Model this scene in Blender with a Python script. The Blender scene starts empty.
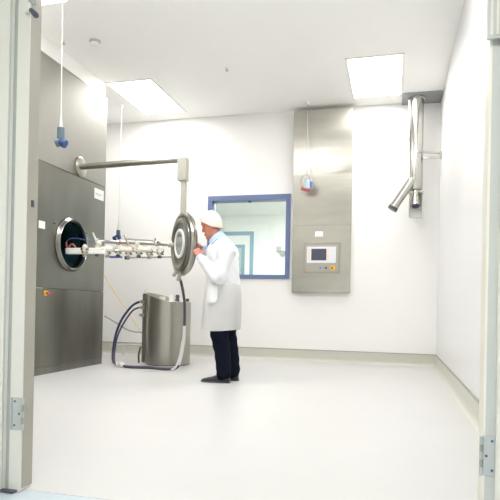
import bpy, bmesh, math, random
from mathutils import Vector as V, Matrix
from math import pi, sin, cos, radians as R
random.seed(7)
SC = bpy.context.scene
COL = SC.collection
ORG = {}                                     # world origin of every object built here


# ------------------------------------------------------------------ materials
def mat(name, col, rough=.5, metal=0., var=0., scale=(6, 6, 6), emit=0., bump=0., coat=0., spec=.5, aniso=0., rvar=0., arot=0.):
    m = bpy.data.materials.new(name)
    m.use_nodes = True
    nt = m.node_tree
    b = nt.nodes['Principled BSDF']
    c4 = (*col, 1)
    b.inputs['Base Color'].default_value = c4
    b.inputs['Roughness'].default_value = rough
    b.inputs['Metallic'].default_value = metal
    b.inputs['Specular IOR Level'].default_value = spec
    b.inputs['Coat Weight'].default_value = coat
    b.inputs['Anisotropic'].default_value = aniso
    if emit:
        b.inputs['Emission Color'].default_value = c4
        b.inputs['Emission Strength'].default_value = emit
    if aniso:
        tg = nt.nodes.new('ShaderNodeTangent')
        tg.direction_type = 'RADIAL'
        tg.axis = 'Z'
        nt.links.new(tg.outputs['Tangent'], b.inputs['Tangent'])
        b.inputs['Anisotropic Rotation'].default_value = arot
    if var or bump or rvar:
        tc = nt.nodes.new('ShaderNodeTexCoord')
        mp = nt.nodes.new('ShaderNodeMapping')
        mp.inputs['Scale'].default_value = scale
        nz = nt.nodes.new('ShaderNodeTexNoise')
        nz.inputs['Scale'].default_value = 1
        nz.inputs['Detail'].default_value = 5
        nt.links.new(tc.outputs['Object'], mp.inputs['Vector'])
        nt.links.new(mp.outputs['Vector'], nz.inputs['Vector'])
        if var:
            rp = nt.nodes.new('ShaderNodeValToRGB')
            rp.color_ramp.elements[0].position = .3
            rp.color_ramp.elements[1].position = .7
            rp.color_ramp.elements[0].color = tuple(max(0, c * (1 - var)) for c in col) + (1,)
            rp.color_ramp.elements[1].color = tuple(min(1, c * (1 + var)) for c in col) + (1,)
            nt.links.new(nz.outputs['Fac'], rp.inputs['Fac'])
            nt.links.new(rp.outputs['Color'], b.inputs['Base Color'])
        if rvar:
            mr = nt.nodes.new('ShaderNodeMapRange')
            mr.inputs['From Min'].default_value = .3
            mr.inputs['From Max'].default_value = .7
            mr.inputs['To Min'].default_value = rough - rvar
            mr.inputs['To Max'].default_value = rough + rvar
            nt.links.new(nz.outputs['Fac'], mr.inputs['Value'])
            nt.links.new(mr.outputs['Result'], b.inputs['Roughness'])
        if bump:
            bp = nt.nodes.new('ShaderNodeBump')
            bp.inputs['Strength'].default_value = bump
            bp.inputs['Distance'].default_value = .01
            nt.links.new(nz.outputs['Fac'], bp.inputs['Height'])
            nt.links.new(bp.outputs['Normal'], b.inputs['Normal'])
    return m


def sheer(name, col, clear, tint=(1, 1, 1), gloss=False):
    """thin see-through sheet: cloth (diffuse) or glass (fresnel gloss over tinted clear)"""
    m = bpy.data.materials.new(name)
    m.use_nodes = True
    nt = m.node_tree
    out = nt.nodes['Material Output']
    nt.nodes.remove(nt.nodes['Principled BSDF'])
    tr = nt.nodes.new('ShaderNodeBsdfTransparent')
    tr.inputs['Color'].default_value = (*tint, 1)
    mx = nt.nodes.new('ShaderNodeMixShader')
    if gloss:
        g = nt.nodes.new('ShaderNodeBsdfGlossy')
        g.inputs['Roughness'].default_value = .03
        fr = nt.nodes.new('ShaderNodeFresnel')
        fr.inputs['IOR'].default_value = 1.45
        nt.links.new(fr.outputs['Fac'], mx.inputs['Fac'])
        nt.links.new(tr.outputs[0], mx.inputs[1])
        nt.links.new(g.outputs[0], mx.inputs[2])
    else:
        d = nt.nodes.new('ShaderNodeBsdfDiffuse')
        d.inputs['Color'].default_value = (*col, 1)
        t = nt.nodes.new('ShaderNodeBsdfTranslucent')
        t.inputs['Color'].default_value = (*col, 1)
        m2 = nt.nodes.new('ShaderNodeMixShader')
        m2.inputs['Fac'].default_value = .3
        nt.links.new(d.outputs[0], m2.inputs[1])
        nt.links.new(t.outputs[0], m2.inputs[2])
        tc = nt.nodes.new('ShaderNodeTexCoord')
        sp = nt.nodes.new('ShaderNodeSeparateXYZ')
        mr = nt.nodes.new('ShaderNodeMapRange')                    # lined near the waist, single sheer layer below
        mr.inputs['From Min'].default_value = .97
        mr.inputs['From Max'].default_value = .70
        mr.inputs['To Min'].default_value = 0
        mr.inputs['To Max'].default_value = clear
        nt.links.new(tc.outputs['Object'], sp.inputs[0])
        nt.links.new(sp.outputs['Z'], mr.inputs['Value'])
        nt.links.new(mr.outputs['Result'], mx.inputs['Fac'])
        nt.links.new(m2.outputs[0], mx.inputs[1])
        nt.links.new(tr.outputs[0], mx.inputs[2])
    nt.links.new(mx.outputs[0], out.inputs['Surface'])
    return m


M = dict(
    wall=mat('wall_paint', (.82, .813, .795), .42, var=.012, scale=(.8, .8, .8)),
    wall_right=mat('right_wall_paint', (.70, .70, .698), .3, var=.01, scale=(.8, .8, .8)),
    ceil=mat('ceiling_paint', (.92, .912, .892), .6, var=.012, scale=(.7, .7, .7)),
    floor=mat('vinyl_floor', (.56, .556, .548), .38, var=.02, scale=(1.3, 1.3, 1.3), spec=.35),
    skirt=mat('coved_skirting', (.54, .53, .47), .45),
    top_strip=mat('skirting_top_strip', (.32, .32, .27), .6),
    hall=mat('corridor_paint', (.72, .73, .71), .6),
    hall_floor=mat('corridor_floor', (.50, .56, .62), .4),
    frame=mat('door_frame_paint', (.63, .615, .56), .4),
    frame_grey=mat('door_frame_grey', (.47, .48, .455), .4),
    reveal=mat('door_reveal_taupe', (.36, .34, .29), .5),
    hinge_grey=mat('hinge_grey', (.46, .48, .47), .4, .3),
    gap=mat('groove_grey', (.36, .38, .35), .5),
    rubber=mat('dark_rubber', (.06, .07, .09), .5),
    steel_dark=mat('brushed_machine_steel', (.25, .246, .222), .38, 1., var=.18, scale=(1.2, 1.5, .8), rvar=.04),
    steel_up_glow=mat('brushed_machine_steel_upper_glow', (.38, .37, .34), .60, 1., var=.07, scale=(1.2, 1.5, .8)),  # same steel, base colour lightened to imitate a broad glow of light
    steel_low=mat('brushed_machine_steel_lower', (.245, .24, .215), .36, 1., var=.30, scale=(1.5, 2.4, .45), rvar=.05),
    steel=mat('brushed_steel', (.47, .455, .405), .27, 1., var=.10, scale=(1.2, 1.2, 6), aniso=.7, arot=0., bump=.10),
    steel_drum=mat('drum_steel', (.38, .37, .33), .33, 1., var=.05, scale=(5, 5, .5)),
    steel_port=mat('port_steel', (.235, .23, .205), .24, 1.),
    chrome=mat('polished_steel', (.52, .50, .45), .18, 1.),
    satin=mat('satin_steel', (.42, .405, .36), .28, 1.),
    grey_flange=mat('door_steel_dull', (.25, .245, .225), .32, 1., var=.06, scale=(6, 6, 6)),
    dark_steel=mat('dark_groove_steel', (.13, .13, .13), .4, 1.),
    box=mat('warm_grey_box', (.44, .43, .37), .45, .3),
    teal=mat('chamber_teal', (.018, .055, .065), .35, .3),
    white=mat('white_plastic', (.85, .85, .82), .35),
    cream=mat('cream_plastic', (.70, .67, .58), .4),
    label=mat('white_label', (.86, .86, .85), .5),
    ink=mat('label_ink', (.35, .36, .38), .6),
    blue=mat('window_blue', (.13, .175, .33), .45),
    blue_dk=mat('window_reveal_blue', (.17, .235, .36), .45),
    teal_frame=mat('far_door_blue', (.24, .36, .46), .5),
    teal_pane=mat('far_door_pane', (.42, .56, .54), .2),
    far_wall=mat('far_room_paint', (.86, .865, .85), .5),
    plug_grey=mat('plug_blue_grey', (.085, .13, .16), .4),
    plug_blue=mat('plug_blue', (.02, .055, .19), .4),
    cord=mat('white_cord', (.60, .60, .56), .5),
    cord_grey=mat('grey_cord', (.50, .50, .47), .5),
    red=mat('red_plastic', (.55, .09, .07), .4),
    yellow=mat('yellow_plastic', (.85, .55, .03), .4),
    blue_btn=mat('blue_button', (.12, .22, .60), .3),
    screen=mat('grey_screen', (.055, .065, .10), .25),
    bezel=mat('light_bezel', (.74, .74, .78), .4),
    panel_edge=mat('panel_trim_grey', (.34, .33, .29), .4, .6),
    orange_key=mat('pale_orange_keys', (.84, .66, .52), .5),
    hose_navy=mat('navy_hose', (.025, .033, .10), .35),
    hose_plum=mat('plum_hose', (.075, .048, .085), .35),
    hose_blue=mat('blue_hose', (.10, .14, .55), .35),
    hose_blue_soft=mat('soft_blue_hose', (.10, .13, .40), .4),
    hose_red=mat('red_hose', (.48, .12, .08), .35),
    hose_grey=mat('grey_hose', (.36, .36, .37), .4),
    hose_yel=mat('yellow_hose', (.82, .66, .33), .4),
    hose_white=mat('clear_braided_hose', (.72, .72, .71), .3),
    duct_plate=mat('grey_ceiling_plate', (.30, .31, .32), .5, .3),
    skin=mat('skin', (.53, .205, .135), .5, var=.08, scale=(30, 30, 30)),
    lip=mat('lip', (.42, .15, .12), .5),
    eye=mat('eye_dark', (.10, .06, .05), .3),
    coat=mat('lab_coat_white', (.72, .735, .765), .7, bump=.8, scale=(13, 13, 8)),
    skirt_cloth=sheer('lab_coat_sheer', (.84, .84, .83), .13),
    pocket=mat('pocket_white', (.74, .75, .77), .7),
    net=mat('hair_net_white', (.74, .70, .66), .8, bump=.8, scale=(60, 60, 60)),
    shirt=mat('blue_shirt', (.46, .58, .86), .6),
    tie=mat('dark_tie', (.09, .11, .16), .5),
    trouser=mat('navy_trousers', (.005, .007, .016), .85, spec=.1),
    shoe=mat('black_leather', (.010, .010, .012), .3),
    glass=sheer('window_glass', (1, 1, 1), 0, (.955, .985, .965), gloss=True),
    lamp=mat('lit_diffuser', (1., .99, .97), .4, emit=14.2),
    far_fill=mat('added_far_room_light', (.97, 1., .96), .4, emit=38.),  # emission of the unseen panel added for the neighbouring room
    hall_fill=mat('added_corridor_light', (1., .99, .95), .4, emit=28.),  # emission of the unseen panel added for the door frame
    lamp_frame=mat('lamp_frame_white', (.86, .85, .82), .5),
    pipe=mat('pipe_steel', (.52, .51, .475), .2, 1.),
)


# ------------------------------------------------------------------ mesh helpers
def box(bm, x0, x1, y0, y1, z0, z1, bev=0., seg=2):
    r = bmesh.ops.create_cube(bm, size=1.)
    vs = r['verts']
    for v in vs:
        v.co = V(((x0 + x1) / 2 + v.co.x * (x1 - x0), (y0 + y1) / 2 + v.co.y * (y1 - y0), (z0 + z1) / 2 + v.co.z * (z1 - z0)))
    if bev:
        es = list({e for v in vs for e in v.link_edges})
        bmesh.ops.bevel(bm, geom=es, offset=bev, segments=seg, affect='EDGES', profile=.6)
    return bm


def frame_of(d):
    d = V(d).normalized()
    a = V((0, 0, 1)) if abs(d.z) < .9 else V((0, 1, 0))
    u = d.cross(a).normalized()
    return d, u, d.cross(u).normalized()


def rings(bm, rs, cap=True, closed=True):
    """loft a list of rings (each a list of points)"""
    prev = None
    first = None
    for ring in rs:
        vs = [bm.verts.new(p) for p in ring]
        if prev:
            n = len(vs)
            for i in range(n if closed else n - 1):
                j = (i + 1) % n
                bm.faces.new((prev[i], prev[j], vs[j], vs[i]))
        else:
            first = vs
        prev = vs
    if cap:
        bm.faces.new(list(reversed(first)))
        bm.faces.new(prev)
    return bm


def lathe(bm, prof, o, axis, seg=40, cap=True):
    """prof: (radius, distance along axis)"""
    d, u, w = frame_of(axis)
    o = V(o)
    rs = [[o + d * h + (u * cos(2 * pi * i / seg) + w * sin(2 * pi * i / seg)) * max(r, 1e-4) for i in range(seg)] for r, h in prof]
    return rings(bm, rs, cap)


def cyl(bm, a, b, r, seg=20, r2=None):
    a, b = V(a), V(b)
    return lathe(bm, [(r, 0), (r if r2 is None else r2, (b - a).length)], a, b - a, seg)


def smooth_path(pts, n=8):
    P = [V(p) for p in pts]
    if len(P) < 3:
        return P
    out = []
    for i in range(len(P) - 1):
        p0, p1, p2, p3 = P[max(i - 1, 0)], P[i], P[i + 1], P[min(i + 2, len(P) - 1)]
        for k in range(n):
            t = k / n
            out.append(.5 * (2 * p1 + (p2 - p0) * t + (2 * p0 - 5 * p1 + 4 * p2 - p3) * t * t + (3 * p1 - p0 - 3 * p2 + p3) * t ** 3))
    out.append(P[-1])
    return out


def tube(bm, pts, r, seg=10, n=8):
    P = smooth_path(pts, n)
    rs = []
    d, u, w = frame_of(P[1] - P[0])
    for i, p in enumerate(P):
        t = (P[min(i + 1, len(P) - 1)] - P[max(i - 1, 0)]).normalized()
        u = (u - t * u.dot(t)).normalized()
        w = t.cross(u)
        rr = r[min(int(i / len(P) * len(r)), len(r) - 1)] if isinstance(r, (list, tuple)) else r
        rs.append([p + (u * cos(2 * pi * k / seg) + w * sin(2 * pi * k / seg)) * rr for k in range(seg)])
    return rings(bm, rs)


def ball(bm, c, rx, ry=None, rz=None, seg=20):
    r = bmesh.ops.create_uvsphere(bm, u_segments=seg, v_segments=seg // 2 + 2, radius=1)
    for v in r['verts']:
        v.co = V(c) + V((v.co.x * rx, v.co.y * (ry or rx), v.co.z * (rz or rx)))
    return bm


def limb(bm, pts, rad, seg=16, n=6, flat=1.):
    """tapered round limb along a smoothed path; rad interpolated between points, round ends"""
    P = smooth_path(pts, n)
    k = len(pts) - 1
    rs = []
    d, u, w = frame_of(P[1] - P[0])
    N = len(P)
    for i, p in enumerate(P):
        t = (P[min(i + 1, N - 1)] - P[max(i - 1, 0)]).normalized()
        u = (u - t * u.dot(t)).normalized()
        w = t.cross(u)
        f = i / (N - 1) * k
        a = min(int(f), k - 1)
        r = rad[a] + (rad[a + 1] - rad[a]) * (f - a)
        if i == 0:
            rs.append([p - t * r * .5 + (u * cos(2 * pi * q / seg) + w * flat * sin(2 * pi * q / seg)) * r * .6 for q in range(seg)])
        rs.append([p + (u * cos(2 * pi * q / seg) + w * flat * sin(2 * pi * q / seg)) * r for q in range(seg)])
        if i == N - 1:
            rs.append([p + t * r * .6 + (u * cos(2 * pi * q / seg) + w * flat * sin(2 * pi * q / seg)) * r * .55 for q in range(seg)])
    return rings(bm, rs)


def plate_hole(bm, axis, at, thick, rect, loop):
    """flat plate with a hole. axis 0: plate in YZ at x=at..at-thick; axis 1: in XZ at y=at..at+thick"""
    a0, a1, z0, z1 = rect

    def P(a, z):
        return (at, a, z) if axis == 0 else (a, at, z)
    outer = [bm.verts.new(P(*q)) for q in ((a0, z0), (a1, z0), (a1, z1), (a0, z1))]
    inner = [bm.verts.new(P(*q)) for q in loop]
    es = []
    for L in (outer, inner):
        for i in range(len(L)):
            es.append(bm.edges.new((L[i], L[(i + 1) % len(L)])))
    r = bmesh.ops.triangle_fill(bm, use_beauty=True, use_dissolve=False, edges=es)
    fs = [g for g in r['geom'] if isinstance(g, bmesh.types.BMFace)]
    ex = bmesh.ops.extrude_face_region(bm, geom=fs)
    dv = V((-thick, 0, 0)) if axis == 0 else V((0, thick, 0))
    for g in ex['geom']:
        if isinstance(g, bmesh.types.BMVert):
            g.co += dv
    bmesh.ops.recalc_face_normals(bm, faces=bm.faces)
    return bm


def B():
    return bmesh.new()


def obj(name, bm, m, parent=None, smooth=None, kind=None, label=None):
    """link bm (in world coordinates) as one mesh object, optionally a part of parent"""
    bmesh.ops.recalc_face_normals(bm, faces=bm.faces)
    if parent is not None:
        org = ORG[parent.name]
    else:
        lo = V((min(v.co.x for v in bm.verts), min(v.co.y for v in bm.verts), min(v.co.z for v in bm.verts)))
        hi = V((max(v.co.x for v in bm.verts), max(v.co.y for v in bm.verts), max(v.co.z for v in bm.verts)))
        org = V(((lo.x + hi.x) / 2, (lo.y + hi.y) / 2, lo.z))
    for v in bm.verts:
        v.co -= org
    me = bpy.data.meshes.new(name)
    if smooth is not None:
        lim = R(smooth)
        for f in bm.faces:
            f.smooth = True
        for e in bm.edges:
            if len(e.link_faces) == 2 and e.calc_face_angle(0) > lim:
                e.smooth = False
    bm.to_mesh(me)
    bm.free()
    for mm in (m if isinstance(m, (list, tuple)) else [m]):
        me.materials.append(mm)
    o = bpy.data.objects.new(name, me)
    COL.objects.link(o)
    if parent is not None:
        o.parent = parent
    else:
        o.location = org
    ORG[o.name] = org
    if kind:
        o['kind'] = kind
    if label:
        o['label'] = label
    return o


def struct(name, bm, m, smooth=None):
    return obj(name, bm, m, None, smooth, 'structure')


def thing(name, label, cat, loc, group=None):
    o = bpy.data.objects.new(name, None)
    COL.objects.link(o)
    o.location = loc
    o.empty_display_size = .1
    o['label'] = label
    o['category'] = cat
    if group:
        o['group'] = group
    ORG[o.name] = V(loc)
    return o


def tag(o, label, cat, group=None):
    o['label'] = label
    o['category'] = cat
    if group:
        o['group'] = group
    return o


def dup(root, delta, label=None):
    r = root.copy()
    COL.objects.link(r)
    r.location = root.location + V(delta)
    ORG[r.name] = V(r.location)
    if label:
        r['label'] = label

    def rec(src, dst):
        for ch in list(src.children):
            c = ch.copy()
            COL.objects.link(c)
            c.parent = dst
            ORG[c.name] = ORG[dst.name]
            rec(ch, c)
    rec(root, r)
    return r


def bake(bm, voxel, smooth_it=0, sub=0):
    """voxel-fuse overlapping shells of bm into one continuous surface, returned as a new bmesh"""
    me = bpy.data.meshes.new('tmp')
    bmesh.ops.recalc_face_normals(bm, faces=bm.faces)
    bm.to_mesh(me)
    bm.free()
    o = bpy.data.objects.new('tmp', me)
    COL.objects.link(o)
    rm = o.modifiers.new('r', 'REMESH')
    rm.mode = 'VOXEL'
    rm.voxel_size = voxel
    if smooth_it:
        s = o.modifiers.new('s', 'SMOOTH')
        s.iterations = smooth_it
        s.factor = .5
    dg = bpy.context.evaluated_depsgraph_get()
    me2 = bpy.data.meshes.new_from_object(o.evaluated_get(dg))
    out = bmesh.new()
    out.from_mesh(me2)
    bpy.data.objects.remove(o)
    bpy.data.meshes.remove(me)
    bpy.data.meshes.remove(me2)
    return out


# ------------------------------------------------------------------ dimensions (metres)
YB, XR, XL, ZC = 7.66, .57, -4.46, 3.544       # back wall, right wall, left wall, ceiling
YF = 2.05                                       # room side of the front wall
XM, YM0, YM1, ZM = -3.53, 4.25, 6.21, 3.335     # machine front face, its ends, its top
ZB = .158

# ------------------------------------------------------------------ setting: the clean room
b = B(); box(b, XL - .2, XR + .2, 1.93, YB + .3, -.12, 0); struct('floor', b, M['floor'])
b = B(); box(b, XL - .2, XR + .2, YF - .1, YB + .3, ZC, ZC + .1); struct('ceiling', b, M['ceil'])
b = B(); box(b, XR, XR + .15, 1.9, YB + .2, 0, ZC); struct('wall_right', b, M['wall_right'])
b = B(); box(b, XL - .15, XL, 1.9, YB + .2, 0, ZC); struct('wall_left', b, M['wall'])
WX0, WX1, WZ0, WZ1 = -2.605, -1.493, 1.215, 2.295   # clear opening of the observation window
b = B(); plate_hole(b, 1, YB, .18, (XL - .15, XR + .15, 0, ZC), [(WX0 - .02, WZ0 - .02), (WX1 + .02, WZ0 - .02), (WX1 + .02, WZ1 + .02), (WX0 - .02, WZ1 + .02)])
struct('wall_back', b, M['wall'])
# front wall around the double doorway the photographer stands in
DX0, DX1, DZ = -1.432, .292, 2.13
b = B()
box(b, XL - .15, DX0 - .083, 1.90, YF, 0, ZC)
box(b, DX1 + .075, XR + .15, 1.90, YF, 0, ZC)
box(b, DX0 - .083, DX1 + .075, 1.90, YF, DZ + .06, ZC)
struct('wall_front', b, M['wall'])
# coved skirting with a darker strip along its top
def skirting(name, axis, a0, a1, at, sgn):
    prof = [(0, 0), (.045, 0), (.036, .006), (.022, .018), (.014, .036), (.012, .06), (.012, ZB), (0, ZB)]
    b = B()
    if axis == 0:
        rs = [[(a, at + sgn * u, z) for u, z in prof] for a in (a0, a1)]
    else:
        rs = [[(at + sgn * u, a, z) for u, z in prof] for a in (a0, a1)]
    rings(b, rs)
    o = struct(name, b, M['skirt'])
    b = B()
    if axis == 0:
        box(b, a0, a1, min(at, at + sgn * .015), max(at, at + sgn * .015), ZB, ZB + .010)
    else:
        box(b, min(at, at + sgn * .015), max(at, at + sgn * .015), a0, a1, ZB, ZB + .010)
    obj('skirt_top_line', b, M['top_strip'], o)
skirting('baseboard_back', 0, XL, XR, YB, -1)
skirting('baseboard_right', 1, YF, YB, XR, -1)
skirting('baseboard_left', 1, YF, YB, XL, 1)

# door frame (left jamb, right jamb, head) with grooves
b = B(); box(b, DX0 - .056, DX0, 1.90, 1.905, 0, DZ + .06); box(b, DX0 - .056, DX0 - .004, 1.905, 1.968, 0, DZ + .06)
jamb_l = struct('trim_1', b, M['frame'])
b = B(); box(b, DX0 - .004, DX0 + .0, 1.905, 1.972, 0.012, DZ); struct('trim_2', b, M['reveal'])
b = B(); box(b, DX0 - .083, DX0 - .056, 1.915, 1.96, 0, DZ + .06); struct('trim_3', b, M['gap'])
b = B(); box(b, -2.2, DX0 - .083, 1.885, 1.90, 0, DZ + .12, .003); struct('trim_4', b, M['frame'])
b = B(); box(b, DX1 - .004, DX1 + .004, 1.90, 1.985, 0, DZ + .06); struct('trim_5', b, M['cream'])
b = B(); box(b, DX1 + .004, DX1 + .033, 1.90, 1.975, 0, DZ + .06); jamb_r = struct('trim_6', b, M['frame_grey'])
b = B(); box(b, DX1 + .033, 1.25, 1.885, 1.90, 0, DZ + .12, .003); struct('trim_7', b, M['frame'])
b = B(); box(b, DX0 - .083, DX1 + .075, 1.90, 1.97, DZ, DZ + .06); struct('trim_8', b, M['frame'])
b = B(); box(b, DX0 - .09, DX0 - .015, 1.872, 1.90, 0, .007); struct('trim_9', b, M['rubber'])

# the corridor on the photographer's side
b = B(); box(b, -2.3, 1.4, -1.6, 1.93, -.12, -.002); struct('corridor_floor', b, M['hall_floor'])
b = B(); box(b, -2.3, 1.4, -1.6, 1.90, 2.6, 2.7); struct('corridor_ceiling', b, M['hall'])
b = B(); box(b, -2.3, -2.2, -1.6, 1.90, 0, 2.6); struct('corridor_wall_left', b, M['hall'])
b = B(); box(b, 1.3, 1.4, -1.6, 1.90, 0, 2.6); struct('corridor_wall_right', b, M['hall'])
b = B(); box(b, -2.3, 1.4, -1.7, -1.6, 0, 2.6); struct('corridor_wall_rear', b, M['hall'])

# window into the neighbouring room
b = B()
W = [(-2.665, 1.156), (-1.425, 1.156), (-1.425, 2.366), (-2.665, 2.366)]
plate_hole(b, 1, YB - .014, .016, (-2.665, -1.425, 1.156, 2.366), [(WX0, WZ0), (WX1, WZ0), (WX1, WZ1), (WX0, WZ1)])
win = struct('window_1', b, M['blue'])
b = B()
for x0, x1, z0, z1 in ((WX0 - .018, WX0, WZ0, WZ1), (WX1, WX1 + .018, WZ0, WZ1), (WX0 - .018, WX1 + .018, WZ1, WZ1 + .018), (WX0 - .018, WX1 + .018, WZ0 - .018, WZ0)):
    box(b, x0, x1, YB + .002, YB + .178, z0, z1)
obj('window_reveal', b, M['blue_dk'], win)
b = B(); box(b, WX0 + .001, WX1 - .001, YB + .12, YB + .126, WZ0 + .001, WZ1 - .001); obj('window_pane', b, M['glass'], win)
b = B()
box(b, -2.07, -2.03, YB + .06, YB + .10, WZ1 - .022, WZ1 - .001, .003)
obj('window_catch', b, M['dark_steel'], win)

# neighbouring room
NY, NZ = 9.92, 2.46
b = B(); box(b, -5.2, .8, YB + .18, NY + .2, -.12, 0); struct('far_room_floor', b, M['floor'])
b = B(); box(b, -5.2, .8, YB + .18, NY + .2, NZ, NZ + .1); struct('far_room_ceiling', b, M['far_wall'])
b = B(); box(b, -5.2, .8, NY, NY + .15, 0, NZ); struct('far_room_wall_back', b, M['far_wall'])
b = B(); box(b, -5.2, -5.05, YB + .18, NY, 0, NZ); struct('far_room_wall_left', b, M['far_wall'])
b = B(); box(b, .65, .8, YB + .18, NY, 0, NZ); struct('far_room_wall_right', b, M['far_wall'])
b = B()
plate_hole(b, 1, NY - .03, .03, (-3.52, -2.535, 0.001, 2.155), [(-3.45, .03), (-2.605, .03), (-2.605, 2.085), (-3.45, 2.085)])
door = struct('door_1', b, M['teal_frame'])
b = B()
plate_hole(b, 1, NY - .015, .012, (-3.449, -2.606, .031, 2.084), [(-3.0, 1.05), (-2.76, 1.05), (-2.76, 1.85), (-3.0, 1.85)])
leaf = obj('door_leaf', b, M['far_wall'], door)
b = B(); plate_hole(b, 1, NY - .022, .008, (-3.06, -2.70, .99, 1.91), [(-3.0, 1.05), (-2.765, 1.05), (-2.765, 1.85), (-3.0, 1.85)])
obj('vision_panel_frame', b, M['teal_frame'], leaf)
b = B(); box(b, -3.0, -2.765, NY - .012, NY - .006, 1.05, 1.85); obj('vision_panel_glass', b, M['teal_pane'], leaf)
b = B(); cyl(b, (-2.67, NY - .03, 1.02), (-2.67, NY - .07, 1.02), .012); cyl(b, (-2.67, NY - .065, 1.02), (-2.79, NY - .065, 1.02), .011)
obj('door_handle', b, M['chrome'], leaf)
t = thing('wall_dispenser', 'small grey dispenser on the far wall seen through the window', 'dispenser', (-2.01, NY, 1.70))
b = B(); box(b, -2.09, -2.01, NY - .07, NY - .001, 1.775, 1.865, .008); obj('dispenser_body', b, M['frame_grey'], t)
b = B(); box(b, -2.02, -1.93, NY - .08, NY - .001, 1.70, 1.785, .01); cyl(b, (-1.975, NY - .05, 1.70), (-1.975, NY - .05, 1.675), .012); obj('dispenser_bottle', b, M['gap'], t)

# ------------------------------------------------------------------ ceiling lights
def lamp(name, x0, x1, y0, y1, z, label, m, group=None):
    t = thing(name, label, 'ceiling light', ((x0 + x1) / 2, (y0 + y1) / 2, z), group)
    b = B()
    for q in ((x0 - .03, x0, y0 - .03, y1 + .03), (x1, x1 + .03, y0 - .03, y1 + .03), (x0, x1, y0 - .03, y0), (x0, x1, y1, y1 + .03)):
        box(b, *q, z - .008, z - .0005)
    obj('lamp_frame', b, M['lamp_frame'], t)
    b = B(); box(b, x0, x1, y0, y1, z - .006, z - .001); obj('diffuser', b, m, t)
    return t
G_L = 'recessed ceiling light panels'
la = lamp('ceiling_light', -3.548, -2.957, 6.234, 7.37, ZC, 'lit rectangular ceiling panel on the left, above the steel arm', M['lamp'], G_L)
dup(la, (3.006, -.05, 0), 'lit rectangular ceiling panel on the right, above the wall cabinet edge')
dup(la, (0, -2.93, 0), 'lit ceiling panel cut off by the top edge, above the tall steel machine')
dup(la, (3.006, -2.95, 0), 'lit ceiling panel nearest the doorway on the right, outside the view')
dup(la, (1.50, -2.95, 0), 'lit ceiling panel in the middle of the room, outside the view')
lamp('ceiling_light', -2.6, -1.2, 7.93, 8.28, NZ, 'unseen light panel added to brighten the neighbouring room behind the window wall', M['far_fill'])  # added out of view, lights the room behind the window
lamp('ceiling_light', -1.0, .2, -.5, .1, 2.6, 'unseen light panel added in the corridor to brighten the door frame', M['hall_fill'])  # added out of view, brightens the front of the door frame

# smoke detector and sprinklers
t = thing('smoke_detector', 'small round white smoke detector on the ceiling above the machine', 'smoke detector', (-3.11, 5.19, ZC))
b = B(); lathe(b, [(.06, 0), (.06, .012), (.05, .02)], (-3.11, 5.19, ZC - .0005), (0, 0, -1), 28); obj('detector_base', b, M['cord_grey'], t, 40)
b = B(); lathe(b, [(.042, 0), (.046, .01), (.042, .026), (.02, .034)], (-3.11, 5.19, ZC - .0205), (0, 0, -1), 28); obj('detector_cap', b, M['white'], t, 40)
def sprinkler(x, y, label):
    t = thing('sprinkler', label, 'sprinkler', (x, y, ZC), 'ceiling sprinklers')
    b = B(); lathe(b, [(.032, 0), (.03, .006), (.012, .01)], (x, y, ZC - .0005), (0, 0, -1), 20); obj('rosette', b, M['lamp_frame'], t, 40)
    b = B(); cyl(b, (x, y, ZC - .0105), (x, y, ZC - .03), .008, 10); cyl(b, (x, y, ZC - .03), (x, y, ZC - .034), .017, 14); obj('nozzle', b, M['hose_grey'], t, 40)
sprinkler(-3.44, 5.12, 'tiny sprinkler on the ceiling beside the machine top, nearest the doorway')
sprinkler(-1.93, 6.12, 'tiny sprinkler on the ceiling in the middle of the room')

# ------------------------------------------------------------------ the tall steel machine on the left
PC = V((XM, 5.462, 1.412))                       # centre of the chamber port
mc = thing('freeze_drying_machine', 'tall dark brushed steel process machine with a round chamber opening, left wall', 'machine', ((XM - .4), (YM0 + YM1) / 2, 0))
ZS, ZK = 2.218, .075
N = 56
circ = [(PC.y + .2705 * cos(2 * pi * i / N), PC.z + .2705 * sin(2 * pi * i / N)) for i in range(N)]
b = B(); plate_hole(b, 0, XM, .012, (YM0, YM1, .86 + .05, ZS - .0035), circ); obj('middle_panel', b, M['steel_dark'], mc)
b = B(); box(b, XM - .012, XM, YM0, YM1, ZS + .0035, ZM - .012)
obj('upper_panel', b, M['steel_up_glow'], mc)
b = B(); box(b, XM - .012, XM, YM0, YM1, ZK + .004, .905); obj('lower_panel', b, M['steel_low'], mc)
b = B(); box(b, XM - .03, XM - .004, YM0, YM1, .001, ZK); obj('kick_plate', b, M['steel_low'], mc)
b = B(); box(b, XM - .06, XM + .004, YM0, YM1, ZM - .011, ZM); obj('top_trim', b, M['satin'], mc)
b = B(); box(b, XM - .02, XM - .013, YM0, YM1, ZS - .02, ZS + .02); obj('panel_joint', b, M['satin'], mc)
b = B()
box(b, XL + .06, XM - .031, YM0, YM0 + .012, .001, ZM - .012)
box(b, XL + .06, XM - .031, YM1 - .012, YM1, .001, ZM - .012)
box(b, XL + .06, XM - .013, YM0, YM1, ZM - .012, ZM - .001)
obj('side_casing', b, M['steel_low'], mc)
b = B(); box(b, XL + .001, XM - .035, YF + .001, YM1, ZM + .001, ZC - .001); struct('gap_filler', b, M['ceil'])  # block added so the gap above the machine does not go dark
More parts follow.
